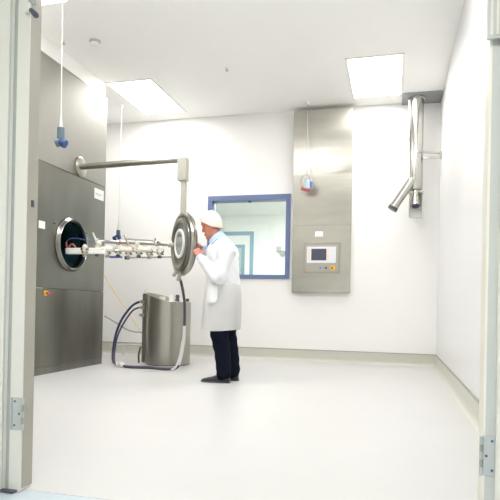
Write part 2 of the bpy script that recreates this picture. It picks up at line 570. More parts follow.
# port: flange ring, bore
b = B(); lathe(b, [(.270, -.01), (.270, .046), (.272, .050), (.279, .050), (.284, .044), (.289, .032), (.300, .024), (.304, .018), (.304, .001), (.270, .001)], PC, (1, 0, 0), 72, cap=False)
pf = obj('port_flange', b, M['steel_port'], mc, 35)
b = B(); lathe(b, [(.2705, .0505), (.2715, .053), (.275, .053), (.276, .0505)], PC, (1, 0, 0), 72, cap=False); obj('port_gasket_lip', b, M['chrome'], pf, 40)
b = B(); lathe(b, [(.2695, .04), (.2695, -.62), (.02, -.66), (.0005, -.66)], PC, (1, 0, 0), 72, cap=False); ch = obj('chamber_bore', b, M['teal'], mc, 40)
b = B(); lathe(b, [(.2690, .02), (.262, .02), (.262, -.04), (.2690, -.04)], PC, (1, 0, 0), 72, cap=False); obj('bore_ring', b, M['chrome'], ch, 40)
# labels and buttons
b = B(); box(b, XM + .0005, XM + .003, 5.945, 6.165, 2.036, 2.162); lb = obj('label_plate', b, M['label'], mc, label='white rectangular label plate')
b = B(); box(b, XM + .003, XM + .0036, 5.975, 6.13, 2.10, 2.106); box(b, XM + .003, XM + .0036, 5.975, 6.09, 2.083, 2.088); obj('label_print', b, M['ink'], lb)
b = B(); box(b, XM + .0005, XM + .003, 4.885, 4.988, 1.522, 1.60); obj('label_sticker', b, M['label'], mc, label='small white square sticker')
b = B(); cyl(b, (XM, 5.02, .857), (XM + .012, 5.02, .857), .027, 24); eb = obj('emergency_stop', b, M['yellow'], mc, 40, label='yellow ring with red emergency button')
b = B(); lathe(b, [(.011, 0), (.011, .014), (.018, .018), (.018, .028), (.012, .034)], (XM + .0125, 5.02, .857), (1, 0, 0), 24); obj('emergency_button', b, M['red'], eb, 40)
b = B(); cyl(b, (XM, 5.083, .85), (XM + .016, 5.083, .85), .015, 20); obj('red_pushbutton', b, M['red'], mc, 40)
for y, z in ((5.148, 1.61), (5.766, 1.585)):
    b = B(); lathe(b, [(.012, 0), (.014, .01), (.008, .02)], (XM, y, z), (1, 0, 0), 14); obj('bolt_head', b, M['dark_steel'], mc, 40)

# ------------------------------------------------------------------ swing arm carrying the round chamber door
AY, AZ = 5.60, 2.328
DC = V((-2.222, 5.55, 1.420))                   # door centre
arm = thing('chamber_door_arm', 'steel arm from the machine holding a round flanged door with sight glass', 'machine door', (XM, AY, AZ))
b = B(); lathe(b, [(.115, .001), (.115, .022), (.105, .028)], (XM, AY + .02, AZ), (1, 0, 0), 40); obj('wall_flange', b, M['satin'], arm, 35)
b = B(); cyl(b, (XM + .025, AY, AZ), (-2.27, AY - .05, AZ + .01), .036, 28); obj('arm_beam', b, M['satin'], arm, 40)
b = B(); box(b, -2.275, -2.175, 5.50, 5.60, 2.10, 2.352, .006); obj('joint_box', b, M['box'], arm)
b = B(); box(b, -2.243, -2.185, 5.53, 5.57, 1.72, 2.10, .004); obj('door_post', b, M['box'], arm)
dn = V((-.755, -.656, 0)).normalized()          # inner face looks back towards the machine
b = B(); lathe(b, [(.001, -.065), (.30, -.065), (.318, -.060), (.325, -.046), (.325, .0), (.318, .012), (.300, .014), (.292, .004), (.001, .004)], DC, dn, 80, cap=False)
dr = obj('door_flange', b, M['grey_flange'], arm, 30)
b = B(); lathe(b, [(.3, -.035), (.336, -.035), (.344, -.026), (.344, .002), (.336, .014), (.314, .016), (.304, .008), (.304, -.035)], DC, dn, 80, cap=False)
obj('rim_ring', b, M['satin'], dr, 40)
b = B(); lathe(b, [(.300, .006), (.287, .0045), (.287, .008)], DC, dn, 80, cap=False); obj('seal_groove', b, M['dark_steel'], dr, 40)
b = B()
lathe(b, [(.286, .0065), (.286, .018), (.282, .025), (.272, .030), (.258, .031), (.242, .028), (.230, .022), (.140, .022), (.140, .0065)], DC, dn, 80, cap=False)
pl = obj('door_plug', b, M['grey_flange'], arm, 30)
b = B(); lathe(b, [(.229, .0225), (.238, .0335), (.252, .0385), (.266, .0355), (.273, .0305)], DC, dn, 80, cap=False); obj('plug_rim', b, M['satin'], pl, 50)
gl = B(); lathe(gl, [(.160, .0225), (.160, .034), (.152, .039), (.130, .039), (.124, .034), (.124, .0225)], DC, dn, 64, cap=False)
gr = obj('sight_glass_ring', gl, M['white'], pl, 40)
b = B(); lathe(b, [(.001, .026), (.123, .026), (.123, .029), (.001, .029)], DC, dn, 64, cap=False); obj('sight_glass', b, mat('sight_glass_grey', (.34, .37, .35), .12, .4), gr, 30)
side = V((0, 0, 1)).cross(dn).normalized()
b = B()
p = DC + dn * .0335 + V((0, 0, .085))
for s in (-1, 1):
    pass
box(b, -.055, .055, -.003, .003, -.006, .006)
mt = Matrix((( -side.x, dn.x, 0, p.x), (-side.y, dn.y, 0, p.y), (0, 0, 1, p.z), (0, 0, 0, 1)))
bmesh.ops.transform(b, matrix=mt, verts=b.verts)
obj('glass_scale', b, M['dark_steel'], gr)
b = B(); q = DC + V((0, 0, -.333)); cyl(b, q + dn * .015, q + dn * .015 + V((-.015, -.01, -.07)), .022, 16); cyl(b, q + dn * .0 + V((-.05, -.03, .03)), q + V((-.075, -.045, -.02)), .018, 14)
obj('drain_fitting', b, M['satin'], arm, 40)

# ------------------------------------------------------------------ loading manifold: rail, guide rods, valves, hoses
LU, LL = V((-2.40, 5.735, 1.437)), V((-2.375, 5.70, 1.297))       # rod ends on the door
mf = thing('valve_manifold', 'row of sanitary valves, rods and thin hoses between chamber opening and round door', 'valve manifold', (-3.0, 5.55, 1.25))
b = B(); box(b, -3.56, -3.06, 5.41, 5.47, 1.305, 1.372, .006); obj('white_rail', b, M['white'], mf)
b = B(); tube(b, [(-3.22, 5.50, 1.455), LU], .021, 14); ur = obj('guide_rod', b, M['satin'], mf, 50)
b = B(); cyl(b, LU + V((-.05, -.015, 0)), LU + V((.035, .0, 0)), .034, 18); obj('rod_lug', b, M['chrome'], ur, 40)
b = B(); tube(b, [(-2.88, 5.56, 1.273), LL], .010, 10); lr = obj('guide_rod', b, M['satin'], mf, 50)
b = B(); cyl(b, (-2.90, 5.555, 1.273), (-2.85, 5.567, 1.274), .020, 12); obj('rod_lug', b, M['dark_steel'], lr, 40)
b = B(); tube(b, [(-3.06, 5.45, 1.345), (-2.9, 5.475, 1.345), (-2.46, 5.62, 1.345)], .014, 10); obj('header_pipe', b, M['chrome'], mf, 50)

def valve(p, k):
    p = V(p)
    v = mf_part('valve', M['cream'], lambda b: lathe(b, [(.012, -.055), (.022, -.05), (.026, -.022), (.022, -.014), (.022, .014), (.027, .018), (.027, .036), (.018, .044), (.012, .055)], p, (0, 0, 1), 20))
    b = B(); lathe(b, [(.024, -.012), (.036, -.010), (.036, .010), (.024, .012)], p + V((0, 0, -.030)), (0, 0, 1), 20)
    cyl(b, p + V((.03, -.01, -.042)), p + V((.055, -.03, -.042)), .008, 10)
    obj('clamp_ring', b, M['chrome'], v, 40)
    b = B(); cyl(b, p + V((-.045, 0, 0)), p + V((.045, 0, 0)), .015, 14); obj('side_port', b, M['chrome'], v, 40)
    b = B(); lathe(b, [(.018, 0), (.024, .008), (.024, .022), (.012, .03)], p + V((0, -.005, -.085)), (0, 0, 1), 16); obj('drain_cup', b, M['dark_steel'] if k % 2 else M['satin'], v, 40)
    if k in (1, 4):
        b = B(); a = p + V((0, 0, .05)); limb(b, [a, a + V((-.02, -.01, .06)), a + V((-.045, -.02, .125))], [.014, .012, .009], 10)
        obj('lever_handle', b, M['cream'] if k == 1 else M['satin'], v, 50)
def mf_part(name, m, fn):
    b = B(); fn(b); return obj(name, b, m, mf, 40)
for k in range(8):
    f = k / 7
    pos = V((-3.30 + .80 * f, 5.43 + .17 * f, 1.355 - .012 * f + (.010 if k % 2 else 0)))
    if k == 0:
        pos = V((-3.30, 5.385, 1.352))
    valve(pos, k)
for k in range(4):
    f = k / 3
    c = V((-3.16 + .62 * f, 5.45 + .15 * f, 1.425 + .012 * (k % 2)))
    b = B(); lathe(b, [(.026, -.02), (.034, -.012), (.034, .012), (.026, .02)], c, (1, .2, 0), 18); cyl(b, c, c + V((-.01, -.03, .05)), .010, 10)
    obj('hose_clamp', b, M['chrome'] if k % 2 else M['cream'], mf, 40)
for k in range(3):
    f = k / 2
    c = V((-3.05 + .40 * f, 5.44 + .10 * f, 1.36))
    b = B(); cyl(b, c + V((-.07, -.012, 0)), c + V((.07, .012, 0)), .026, 20); obj('clear_chamber', b, M['cream'], mf, 40)
b = B(); box(b, -3.07, -2.93, 5.50, 5.56, 1.268, 1.288, .006); obj('blue_tray', b, M['hose_blue'], mf)
b = B(); tube(b, [(-3.585, 5.50, 1.36), (-3.59, 5.47, 1.43), (-3.54, 5.45, 1.475), (-3.44, 5.44, 1.482), (-3.30, 5.44, 1.46), (-3.12, 5.46, 1.462), (-2.98, 5.50, 1.44)], .0045, 8); obj('thin_hose', b, M['hose_blue_soft'], mf, 60, label='thin blue hose')
b = B(); tube(b, [(-3.58, 5.455, 1.44), (-3.565, 5.45, 1.385), (-3.53, 5.45, 1.38)], .008, 8); obj('thin_hose', b, M['hose_red'], mf, 60, label='short red hose')
b = B(); tube(b, [(-3.545, 5.44, 1.37), (-3.51, 5.435, 1.412), (-3.47, 5.43, 1.41), (-3.44, 5.43, 1.372)], .008, 8); obj('thin_hose', b, M['hose_red'], mf, 60, label='red hose loop')
b = B(); tube(b, [(-2.93, 5.47, 1.45), (-2.88, 5.48, 1.40), (-2.82, 5.49, 1.41), (-2.76, 5.50, 1.36)], .0035, 8); obj('thin_hose', b, M['hose_red'], mf, 60)
b = B(); tube(b, [(-2.86, 5.48, 1.475), (-2.72, 5.53, 1.468), (-2.60, 5.56, 1.462), (-2.50, 5.62, 1.442)], .009, 8); obj('thin_hose', b, M['hose_grey'], mf, 60)

# ------------------------------------------------------------------ steel drum with slanted rim, and its hoses
dc = V((-2.775, 6.52, 0)); dr_ = .285
dm = thing('steel_drum', 'waist-high brushed steel drum with slanted rim on the floor by the machine', 'drum', dc)
N = 64
def rim_h(x):
    return max(.795, .90 - (x - (dc.x - dr_ * .9)) / (2 * dr_) * .16)
b = B()
rs = []
for r, hf in ((dr_, 0), (dr_, .03), (dr_, 1), (dr_ - .008, 1.0), (dr_ - .008, .1), (.002, .1)):
    ring = []
    for i in range(N):
        a = 2 * pi * i / N
        x, y = dc.x + r * cos(a), dc.y + r * sin(a)
        z = .012 + (rim_h(dc.x + dr_ * cos(a)) - .012) * hf
        ring.append((x, y, z))
    rs.append(ring)
rings(b, rs)
obj('drum_shell', b, M['steel_drum'], dm, 40)
b = B(); lathe(b, [(dr_ - .02, .001), (dr_ - .02, .0125)], dc, (0, 0, 1), 48); obj('drum_foot', b, M['rubber'], dm)
b = B(); lathe(b, [(.27, 0), (.27, .02), (.24, .04), (.08, .05), (.001, .05)], dc + V((0, .0, .755)), (0, 0, 1), 48, cap=False); ld = obj('drum_lid', b, M['white'], dm, 30)
for x, y, m_, r_, h_ in ((-2.70, 6.38, 'white', .035, .08), (-2.63, 6.40, 'rubber', .022, .085), (-2.57, 6.42, 'white', .028, .05), (-2.82, 6.36, 'cream', .035, .06), (-2.52, 6.46, 'dark_steel', .02, .04)):
    b = B(); z = .80; y += .06; cyl(b, (x, y, z), (x, y, z + h_), r_, 16); cyl(b, (x, y, z + h_ * .6), (x, y, z + h_ * .75), r_ * 1.3, 16); obj('lid_fitting', b, M[m_], ld, 40)
b = B(); box(b, -3.082, -3.040, 6.40, 6.47, .02, .895, .006); bk = obj('side_bracket', b, M['steel_low'], dm)
for z in (.79, .715, .62):
    b = B(); box(b, -3.100, -3.055, 6.375, 6.415, z - .022, z + .022, .006); cyl(b, (-3.10, 6.395, z), (-3.12, 6.395, z), .014, 12); obj('hose_connector', b, M['satin'], bk)
b = B(); cyl(b, (-3.06, 6.43, .895), (-3.06, 6.43, .94), .010, 10); obj('bracket_knob', b, M['cream'], bk)
b = B(); tube(b, [(-3.085, 6.38, .22), (-3.10, 6.36, .12), (-3.095, 6.36, .013)], .012, 10); obj('drain_spout', b, M['dark_steel'], dm, 50)

b = B(); tube(b, [(-3.122, 6.395, .79), (-3.22, 6.38, .73), (-3.33, 6.33, .56), (-3.385, 6.28, .36), (-3.375, 6.2, .16), (-3.30, 6.08, .045), (-3.20, 6.005, .022)], .015, 12, 10)
h = tag(obj('looped_hose', b, M['hose_navy'], None, 60), 'dark blue hose looping left from the drum down to the floor, upper of two', 'hose')
b = B(); tube(b, [(-3.122, 6.395, .715), (-3.20, 6.36, .67), (-3.295, 6.30, .50), (-3.345, 6.25, .34), (-3.34, 6.18, .17), (-3.27, 6.05, .05), (-3.195, 5.96, .022)], .011, 12, 10)
tag(obj('looped_hose', b, M['hose_plum'], None, 60), 'plum coloured hose curving just inside the dark blue loop', 'hose')
t = thing('hose_coupling', 'white hose coupling lying on the floor left of the drum', 'hose coupling', (-3.14, 5.96, .0))
b = B(); cyl(b, (-3.19, 5.985, .030), (-3.09, 5.935, .030), .0295, 18); obj('coupling_body', b, M['white'], t, 40)
b = B(); cyl(b, (-3.155, 5.9675, .034), (-3.12, 5.95, .034), .033, 18); obj('coupling_nut', b, M['cream'], t, 40)

t = thing('drop_hose', 'hose hanging from the round door, running down in front of the drum to the floor', 'hose', (-2.37, 6.0, 0))
b = B(); tube(b, [(-2.255, 5.545, 1.06), (-2.24, 5.60, 1.0), (-2.28, 5.80, .82), (-2.31, 5.90, .66), (-2.325, 5.935, .52)], .016, 12, 10); obj('upper_hose', b, M['hose_plum'], t, 60, label='dark plum upper hose')
b = B(); tube(b, [(-2.325, 5.935, .52), (-2.335, 5.95, .36), (-2.36, 5.95, .18), (-2.385, 5.935, .06)], .018, 12, 10); obj('lower_hose', b, M['hose_white'], t, 60, label='pale clear lower hose')
b = B(); tube(b, [(-2.385, 5.935, .06), (-2.42, 5.905, .028), (-2.55, 5.88, .0175), (-2.75, 5.93, .0175), (-2.95, 5.90, .0175), (-3.08, 5.93, .0175)], .017, 12, 10); fh = obj('floor_hose', b, M['hose_plum'], t, 60, label='dark hose lying on the floor')
b = B(); tube(b, [(-2.34, 5.915, .34), (-2.365, 5.915, .18), (-2.40, 5.89, .05), (-2.45, 5.868, .012)], .011, 10, 10); obj('companion_hose', b, M['hose_white'], t, 60, label='pale thin hose beside it')

b = B(); tube(b, [(-3.54, 6.26, .60), (-3.44, 6.36, .52), (-3.32, 6.44, .43), (-3.20, 6.46, .40), (-3.07, 6.49, .395)], .009, 10, 10)
tag(obj('side_hose', b, M['hose_grey'], None, 60), 'thin grey hose sagging between the machine and the drum side', 'hose')
b = B(); tube(b, [(-3.70, 6.45, 1.18), (-3.55, 6.52, .92), (-3.30, 6.58, .56), (-3.066, 6.56, .25)], .008, 10, 10)
tag(obj('yellow_hose', b, M['hose_yel'], None, 60), 'pale yellow hose slanting straight down behind the drum', 'hose')
t = thing('floor_pipe', 'low white pipe run on the floor behind the drum', 'pipe', (-3.7, 7.2, 0))
b = B(); tube(b, [(-4.02, 7.30, .145), (-3.5, 7.30, .165), (-3.3, 7.30, .165)], .018, 10, 4); obj('pipe_run', b, M['cord'], t, 60)
for x in (-3.80, -3.42):
    b = B(); cyl(b, (x, 7.30, .001), (x, 7.30, .15), .016, 12); obj('pipe_support', b, M['cord'], t, 50)

# ------------------------------------------------------------------ steel wall cabinet with operator panel
CF = 7.58
cb = thing('wall_cabinet', 'tall brushed steel cabinet on the back wall with a touch screen panel', 'control cabinet', (-.97, YB, .965))
b = B(); box(b, -1.377, -.571, CF, YB - .001, .968, 3.485, .004); 
obj('cabinet_body', b, M['steel'], cb)
b = B(); box(b, -1.377, -.571, CF - .006, CF - .0005, 1.90, 3.485)
for v in b.verts:                                           # added wedge, tipped forward to lift the reflected light band
    if v.co.z > 2 and v.co.y < CF - .003:
        v.co.y -= .058
obj('reflection_wedge', b, M['steel'], cb)
b = B(); plate_hole(b, 1, CF - .012, .0115, (-1.215, -.712, 1.238, 1.655), [(-1.192, 1.258), (-.735, 1.258), (-.735, 1.635), (-1.192, 1.635)]); pn = obj('operator_panel', b, M['panel_edge'], cb)
b = B(); box(b, -1.191, -.736, CF - .009, CF - .0005, 1.259, 1.634); obj('panel_face', b, M['satin'], pn)
b = B(); box(b, -1.170, -.768, CF - .016, CF - .0095, 1.378, 1.602, .003); bz = obj('screen_bezel', b, M['bezel'], pn)
b = B(); box(b, -1.107, -.898, CF - .0185, CF - .0165, 1.412, 1.572); obj('touch_screen', b, M['screen'], bz)
for x in (-1.150, -.892):
    b = B(); box(b, x, x + .03, CF - .0175, CF - .0163, 1.415, 1.568); obj('key_strip', b, M['orange_key'], bz)
b = B(); cyl(b, (-.812, CF - .0095, 1.308), (-.812, CF - .02, 1.308), .036, 28); e2 = obj('emergency_stop', b, M['yellow'], pn, 40, label='yellow ring with red emergency button')
b = B(); lathe(b, [(.012, 0), (.012, .012), (.017, .016), (.017, .026), (.01, .032)], (-.812, CF - .0205, 1.308), (0, -1, 0), 20); obj('emergency_button', b, M['red'], e2, 40)
b = B(); cyl(b, (-.977, CF - .0095, 1.308), (-.977, CF - .022, 1.308), .014, 18); obj('pushbutton', b, M['blue_btn'], pn, 40, label='small blue button')
b = B(); cyl(b, (-.901, CF - .0095, 1.308), (-.901, CF - .02, 1.308), .016, 18); box(b, -.9045, -.8975, CF - .03, CF - .0205, 1.296, 1.322); obj('key_switch', b, M['dark_steel'], pn, 40)
b = B(); cyl(b, (-1.158, CF - .0095, 1.274), (-1.158, CF - .02, 1.274), .014, 18); obj('pushbutton', b, mat('faded_red', (.62, .28, .20), .4), pn, 40, label='small faded red button')
b = B()
for k in range(5):
    box(b, -1.10 + k * .026, -1.082 + k * .026, CF - .0098, CF - .0092, 1.272, 1.278)
obj('panel_print', b, M['ink'], pn)
b = B(); box(b, -1.063, -.953, CF - .003, CF - .0005, 1.745, 1.814); obj('cabinet_label', b, M['label'], cb, label='small blank white label')

# ------------------------------------------------------------------ extraction pipe in the right back corner
ex = thing('extraction_pipe', 'steel extraction pipe with angled branch hanging from the ceiling in the right corner', 'extraction pipe', (.27, 7.42, 1.95))
b = B(); box(b, .068, .562, 7.30, YB - .002, 3.515, ZC - .0005, .003); obj('ceiling_plate', b, M['duct_plate'], ex)
PX, PY = .262, 7.42
b = B(); lathe(b, [(.098, 0), (.098, .02), (.082, .03), (.082, 1.17), (.078, 1.20), (.045, 1.21), (.045, 1.30)], (PX, PY, 3.514), (0, 0, -1), 36); obj('main_pipe', b, M['pipe'], ex, 35)
b = B(); tube(b, [(.160, 7.40, 3.51), (.172, 7.40, 2.9), (.180, 7.40, 2.42)], .013, 10); tube(b, [(.185, 7.39, 2.42), (.190, 7.39, 1.96)], .012, 10); obj('drop_rod', b, M['pipe'], ex, 50)
b = B(); lathe(b, [(.040, -.02), (.056, 0), (.058, .40), (.062, .40), (.062, .44), (.052, .44), (.050, .41)], (.208, 7.38, 2.43), (-.545, -.03, -.84), 28); br = obj('angled_branch', b, M['pipe'], ex, 35)
b = B(); lathe(b, [(.0625, .405), (.065, .408), (.065, .446), (.0625, .449), (.001, .449)], (.208, 7.38, 2.43), (-.545, -.03, -.84), 28); obj('branch_cap', b, M['dark_steel'], br, 40)
b = B(); tube(b, [(-.035, 7.37, 2.115), (-.268, 7.37, 2.235)], .006, 8); obj('branch_lever', b, M['cord'], br, 50)
b = B(); box(b, .186, .362, 7.47, 7.478, 1.955, 2.295, .003); box(b, .346, .358, 7.38, 7.47, 1.96, 2.29); box(b, .186, .358, 7.38, 7.47, 2.275, 2.287); box(b, .19, .355, 7.40, 7.41, 1.955, 1.985); hd = obj('nozzle_bracket', b, M['cord'], ex)
b = B(); lathe(b, [(.035, -.06), (.035, 0), (.056, .01), (.056, .15), (.048, .15), (.046, .02)], (.262, 7.43, 2.225), (0, -.46, -.89), 28); nz = obj('nozzle', b, M['satin'], hd, 35)
b = B(); lathe(b, [(.001, 0), (.0475, 0), (.0475, .006), (.001, .006)], (.262, 7.43 - .46 * .1465, 2.225 - .89 * .1465), (0, -.46, -.89), 24, cap=False); obj('nozzle_mouth', b, M['hose_navy'], nz, 30)
b = B(); tube(b, [(.27, 7.335, 2.72), (.27, 7.325, 2.78), (.30, 7.335, 2.795), (.34, 7.36, 2.785), (XR - .02, 7.40, 2.77)], .012, 10); box(b, .34, XR - .001, 7.385, 7.415, 2.705, 2.735, .004); obj('wall_bracket', b, M['pipe'], ex, 40)
b = B(); cyl(b, (XR - .0005, 7.40, 2.745), (XR - .014, 7.40, 2.745), .05, 24); obj('bracket_rosette', b, M['pipe'], ex, 40)

# ------------------------------------------------------------------ hanging sockets
def pendant(x, y, zt, dx, label, kind):
    """cord from the ceiling with a plug; zt = top of the plug; dx = sideways hang"""
    t = thing('hanging_socket', label, 'hanging socket', (x, y, ZC), 'hanging power sockets')
    b = B(); lathe(b, [(.03, 0), (.03, .02), (.012, .04)], (x, y, ZC - .0005), (0, 0, -1), 20); obj('ceiling_cup', b, M['white'], t, 40)
    e = V((x + dx, y, zt))
    b = B(); tube(b, [(x, y, ZC - .03), (x + dx * .5, y, (ZC + zt) / 2), e + V((0, 0, .10))], .0045, 8); obj('cord', b, M['cord'] if kind != 3 else M['cord_grey'], t, 60)
    b = B(); cyl(b, e + V((0, 0, .11)), e, .006, 14, .016); obj('strain_relief', b, M['cord'], t, 50)
    return t, e
t, e = pendant(-2.84, 4.2, 2.29, 0.008, 'blue-grey socket on a white cord hanging before the machine top', 1)
b = B(); lathe(b, [(.020, 0), (.032, .006), (.034, .10), (.024, .108)], e, (0, 0, -1), 24); obj('socket_body', b, M['plug_grey'], t, 40)
b = B(); cyl(b, e + V((-.040, -.012, -.142)), e + V((.004, 0, -.125)), .036, 22); obj('socket_mouth', b, M['plug_grey'], t, 40)
b = B(); cyl(b, e + V((.004, 0, -.128)), e + V((.046, .005, -.150)), .037, 22); obj('socket_cap', b, M['plug_blue'], t, 40, label='blue hinged cap')
t, e = pendant(-3.725, 6.95, 1.79, -.012, 'blue socket on a long white cord hanging behind the valve manifold', 2)
b = B(); lathe(b, [(.018, 0), (.028, .006), (.030, .08), (.022, .09)], e, (0, 0, -1), 20); obj('socket_body', b, M['plug_grey'], t, 40)
b = B(); cyl(b, e + V((-.065, -.01, -.13)), e + V((.03, 0, -.085)), .038, 20); obj('socket_cap', b, M['plug_blue'], t, 40, label='blue hinged cap')
t, e = pendant(-1.168, 7.36, 2.56, .012, 'socket with coiled cord loop hanging before the steel wall cabinet', 3)
b = B(); N = 26
tube(b, [e + V((0, 0, .03))] + [V((e.x - .012 + .066 * cos(pi / 2 + 2 * pi * i / N * .93), e.y - .01, 2.465 + .088 * sin(pi / 2 + 2 * pi * i / N * .93))) for i in range(N + 1)], .006, 8, 3); obj('cord_loop', b, M['hose_grey'], t, 60)
b = B(); tube(b, [e + V((0, 0, .02)), e + V((.05, 0, -.06)), e + V((.055, 0, -.12)), e + V((.03, -.005, -.15))], .013, 8); obj('cord_tail', b, M['cord'], t, 60)
b = B(); lathe(b, [(.016, 0), (.026, .02), (.042, .10), (.044, .125), (.034, .128)], (e.x + .022, e.y - .03, 2.485), (-.12, 0, -1), 22); obj('socket_body', b, mat('socket_pale_blue', (.40, .52, .66), .4), t, 40)
b = B(); cyl(b, (e.x + .062, e.y - .028, 2.45), (e.x + .05, e.y - .028, 2.37), .022, 16); obj('socket_side', b, mat('socket_mid_blue', (.12, .18, .42), .4), t, 40)
b = B(); box(b, -.062, .062, -.03, .03, -.016, .016, .005)
bmesh.ops.transform(b, matrix=Matrix.Translation((e.x - .008, e.y - .03, 2.350)) @ Matrix.Rotation(R(14), 4, 'Y'), verts=b.verts)
obj('socket_lid', b, M['red'], t)

# ------------------------------------------------------------------ ironmongery on the door frame
def hinge(frame, x0, x1, y, z0, z1, side):
    b = B(); box(b, x0, x1, y - .004, y - .0005, z0, z1, .0015); t = obj('hinge', b, M['hinge_grey'], frame, label='grey steel hinge')
    xe = x1 if side > 0 else x0
    n = 5
    for k in range(n):
        a, c = z0 + (z1 - z0) * k / n + .001, z0 + (z1 - z0) * (k + 1) / n - .001
        b = B(); cyl(b, (xe + side * .004, y - .006, a), (xe + side * .004, y - .006, c), .006, 14); obj('hinge_knuckle', b, M['satin'] if k % 2 else M['hinge_grey'], t, 40)
    for fx, fz in ((.72, .5), (.3, .88), (.28, .14)):
        b = B(); X = x0 + (x1 - x0) * (fx if side > 0 else 1 - fx); Z = z0 + (z1 - z0) * fz
        cyl(b, (X, y - .0042, Z), (X, y - .0056, Z), .0045, 12); obj('hinge_screw', b, M['dark_steel'], t, 40)
    b = B(); xo = x0 if side > 0 else x1
    box(b, xo - .004, xo + .004, y - .0062, y - .0045, z0 + .001, z1 - .001); obj('hinge_edge', b, M['ink'], t)
hinge(jamb_l, -1.477, -1.428, 1.90, .248, .378, 1)
hinge(jamb_r, DX1 - .004, DX1 + .036, 1.8995, .235, .362, -1)
b = B(); box(b, DX0 + .0005, DX0 + .004, 1.93, 1.945, 1.15, 1.178, .001)
tag(obj('strike_plate', b, M['rubber'], None), 'small dark latch slot in the left door frame at waist height', 'latch')
t = thing('door_stay', 'dark door stay at the top of the left door frame', 'door stay', (DX0 - .01, 1.9, 1.90))
b = B(); limb(b, [(-1.440, 1.89, 1.985), (-1.405, 1.89, 1.955)], [.009, .009], 10); obj('stay_arm', b, M['gap'], t, 50)
b = B(); limb(b, [(-1.422, 1.89, 1.93), (-1.396, 1.89, 1.905)], [.009, .012], 10); obj('stay_hook', b, M['rubber'], t, 50)
b = B(); box(b, -1.447, -1.432, 1.884, 1.8995, 1.92, 2.0, .003); obj('stay_plate', b, M['frame'], t)
t = thing('door_closer', 'grey ribbed door closer rail at the top of the right door frame', 'door closer', (.31, 1.9, 1.62))
b = B(); box(b, .276, .36, 1.872, 1.884, 1.63, DZ, .002); ck = obj('closer_rail', b, M['frame_grey'], t)
for x in (.284, .302, .32, .338):
    b = B(); box(b, x, x + .008, 1.868, 1.8718, 1.64, DZ - .01, .001); obj('rail_rib', b, M['frame'], ck)

# ------------------------------------------------------------------ the person
PY0 = 5.27
pr = thing('person', 'person in white lab coat and hair net gripping the round steel door', 'person', (-1.66, PY0, 0))
# head frame: looking left (towards -x), tipped down towards the sight glass
HC = V((-1.783, 5.245, 1.572))
pitch, yawh = R(20), R(8)
U = V((-cos(pitch) * cos(yawh), -sin(yawh) * cos(pitch), -sin(pitch))).normalized()      # forward
Lf = V((0, 0, 1)).cross(U).normalized()                                                   # his left (towards the camera)
Wd = U.cross(Lf).normalized()
def H(u, v, w):
    return HC + U * u + Lf * v + Wd * w
HEAD = [(-.122, .074, .030, .024), (-.108, .088, .000, .042), (-.085, .091, -.035, .054), (-.055, .091, -.058, .062), (-.025, .092, -.076, .069),
        (.005, .089, -.089, .073), (.035, .095, -.096, .076), (.065, .093, -.097, .076), (.092, .076, -.086, .068), (.113, .046, -.060, .050), (.126, .010, -.022, .020)]
def head_rings(grow=0., w_from=-1.):
    rs = []
    for w, uf, ub, hw in HEAD:
        if w < w_from:
            continue
        c, a = (uf + ub) / 2, (uf - ub) / 2 + grow
        rs.append([H(c + a * cos(q) * (abs(cos(q)) ** -.12 if abs(cos(q)) > .05 else 1), (hw + grow) * sin(q), w * (1 + grow * 3)) for q in [2 * pi * i / 28 for i in range(28)]])
    return rs
b = B()
rings(b, head_rings())
# nose, brow ridge, lips, chin, ears
rings(b, [[H(u + .0 * k, v, w) for v, u, k in ((-hw, ub, 0), (0, uf, 0), (hw, ub, 0), (0, ub - .02, 0))] for w, uf, ub, hw in ((.028, .096, .080, .009), (.0, .106, .080, .011), (-.022, .118, .080, .014), (-.036, .121, .078, .018), (-.046, .104, .078, .016))])
for s in (-1, 1):
    limb(b, [H(.094, .006 * s, .036), H(.093, .030 * s, .040), H(.078, .052 * s, .030)], [.007, .008, .006], 8)
    ball(b, H(.080, .030 * s, .016), .013, .013, .011, 12)
    limb(b, [H(-.004, .066 * s, -.030), H(-.014, .071 * s, .000), H(-.006, .070 * s, .020)], [.009, .012, .009], 8)
limb(b, [H(.082, -.024, -.070), H(.097, 0, -.067), H(.082, .024, -.070)], [.005, .008, .005], 8)
limb(b, [H(.080, -.020, -.080), H(.094, 0, -.081), H(.080, .020, -.080)], [.005, .008, .005], 8)
ball(b, H(.082, 0, -.112), .018, .022, .016, 12)
# neck and trunk, limbs hidden in the clothes
SH = V((-1.60, PY0, 1.31))
limb(b, [H(-.02, 0, -.06), V((-1.725, PY0 - .01, 1.43)), V((-1.68, PY0, 1.34))], [.055, .054, .06], 18)
limb(b, [(-1.66, PY0, 1.32), (-1.665, PY0, 1.20), (-1.665, PY0, 1.05), (-1.655, PY0, .93)], [.09, .10, .105, .105], 20)
for s in (-1, 1):
    pass
NS, NE, NW = V((-1.565, 5.085, 1.285)), V((-1.640, 5.025, 1.040)), V((-1.872, 5.185, 1.235))    # near (left) arm
FS, FE, FW = V((-1.635, 5.44, 1.30)), V((-1.775, 5.57, 1.12)), V((-1.935, 5.455, 1.355))          # far (right) arm
for s_, e_, w_ in ((NS, NE, NW), (FS, FE, FW)):
    limb(b, [V((-1.66, PY0, 1.28)), s_ + V((-.02, 0, -.01))], [.055, .04], 14)
    s_ = s_ + V((-.035, (PY0 - s_.y) * .12, -.02))
    limb(b, [s_, (s_ + e_) / 2 + V((-.008, 0, 0)), e_, (e_ + w_) / 2, w_], [.042, .042, .037, .036, .025], 14)
LEGS = ((V((-1.645, 5.19, .93)), V((-1.650, 5.175, .52)), V((-1.615, 5.175, .09))), (V((-1.635, 5.35, .93)), V((-1.622, 5.36, .50)), V((-1.578, 5.36, .09))))
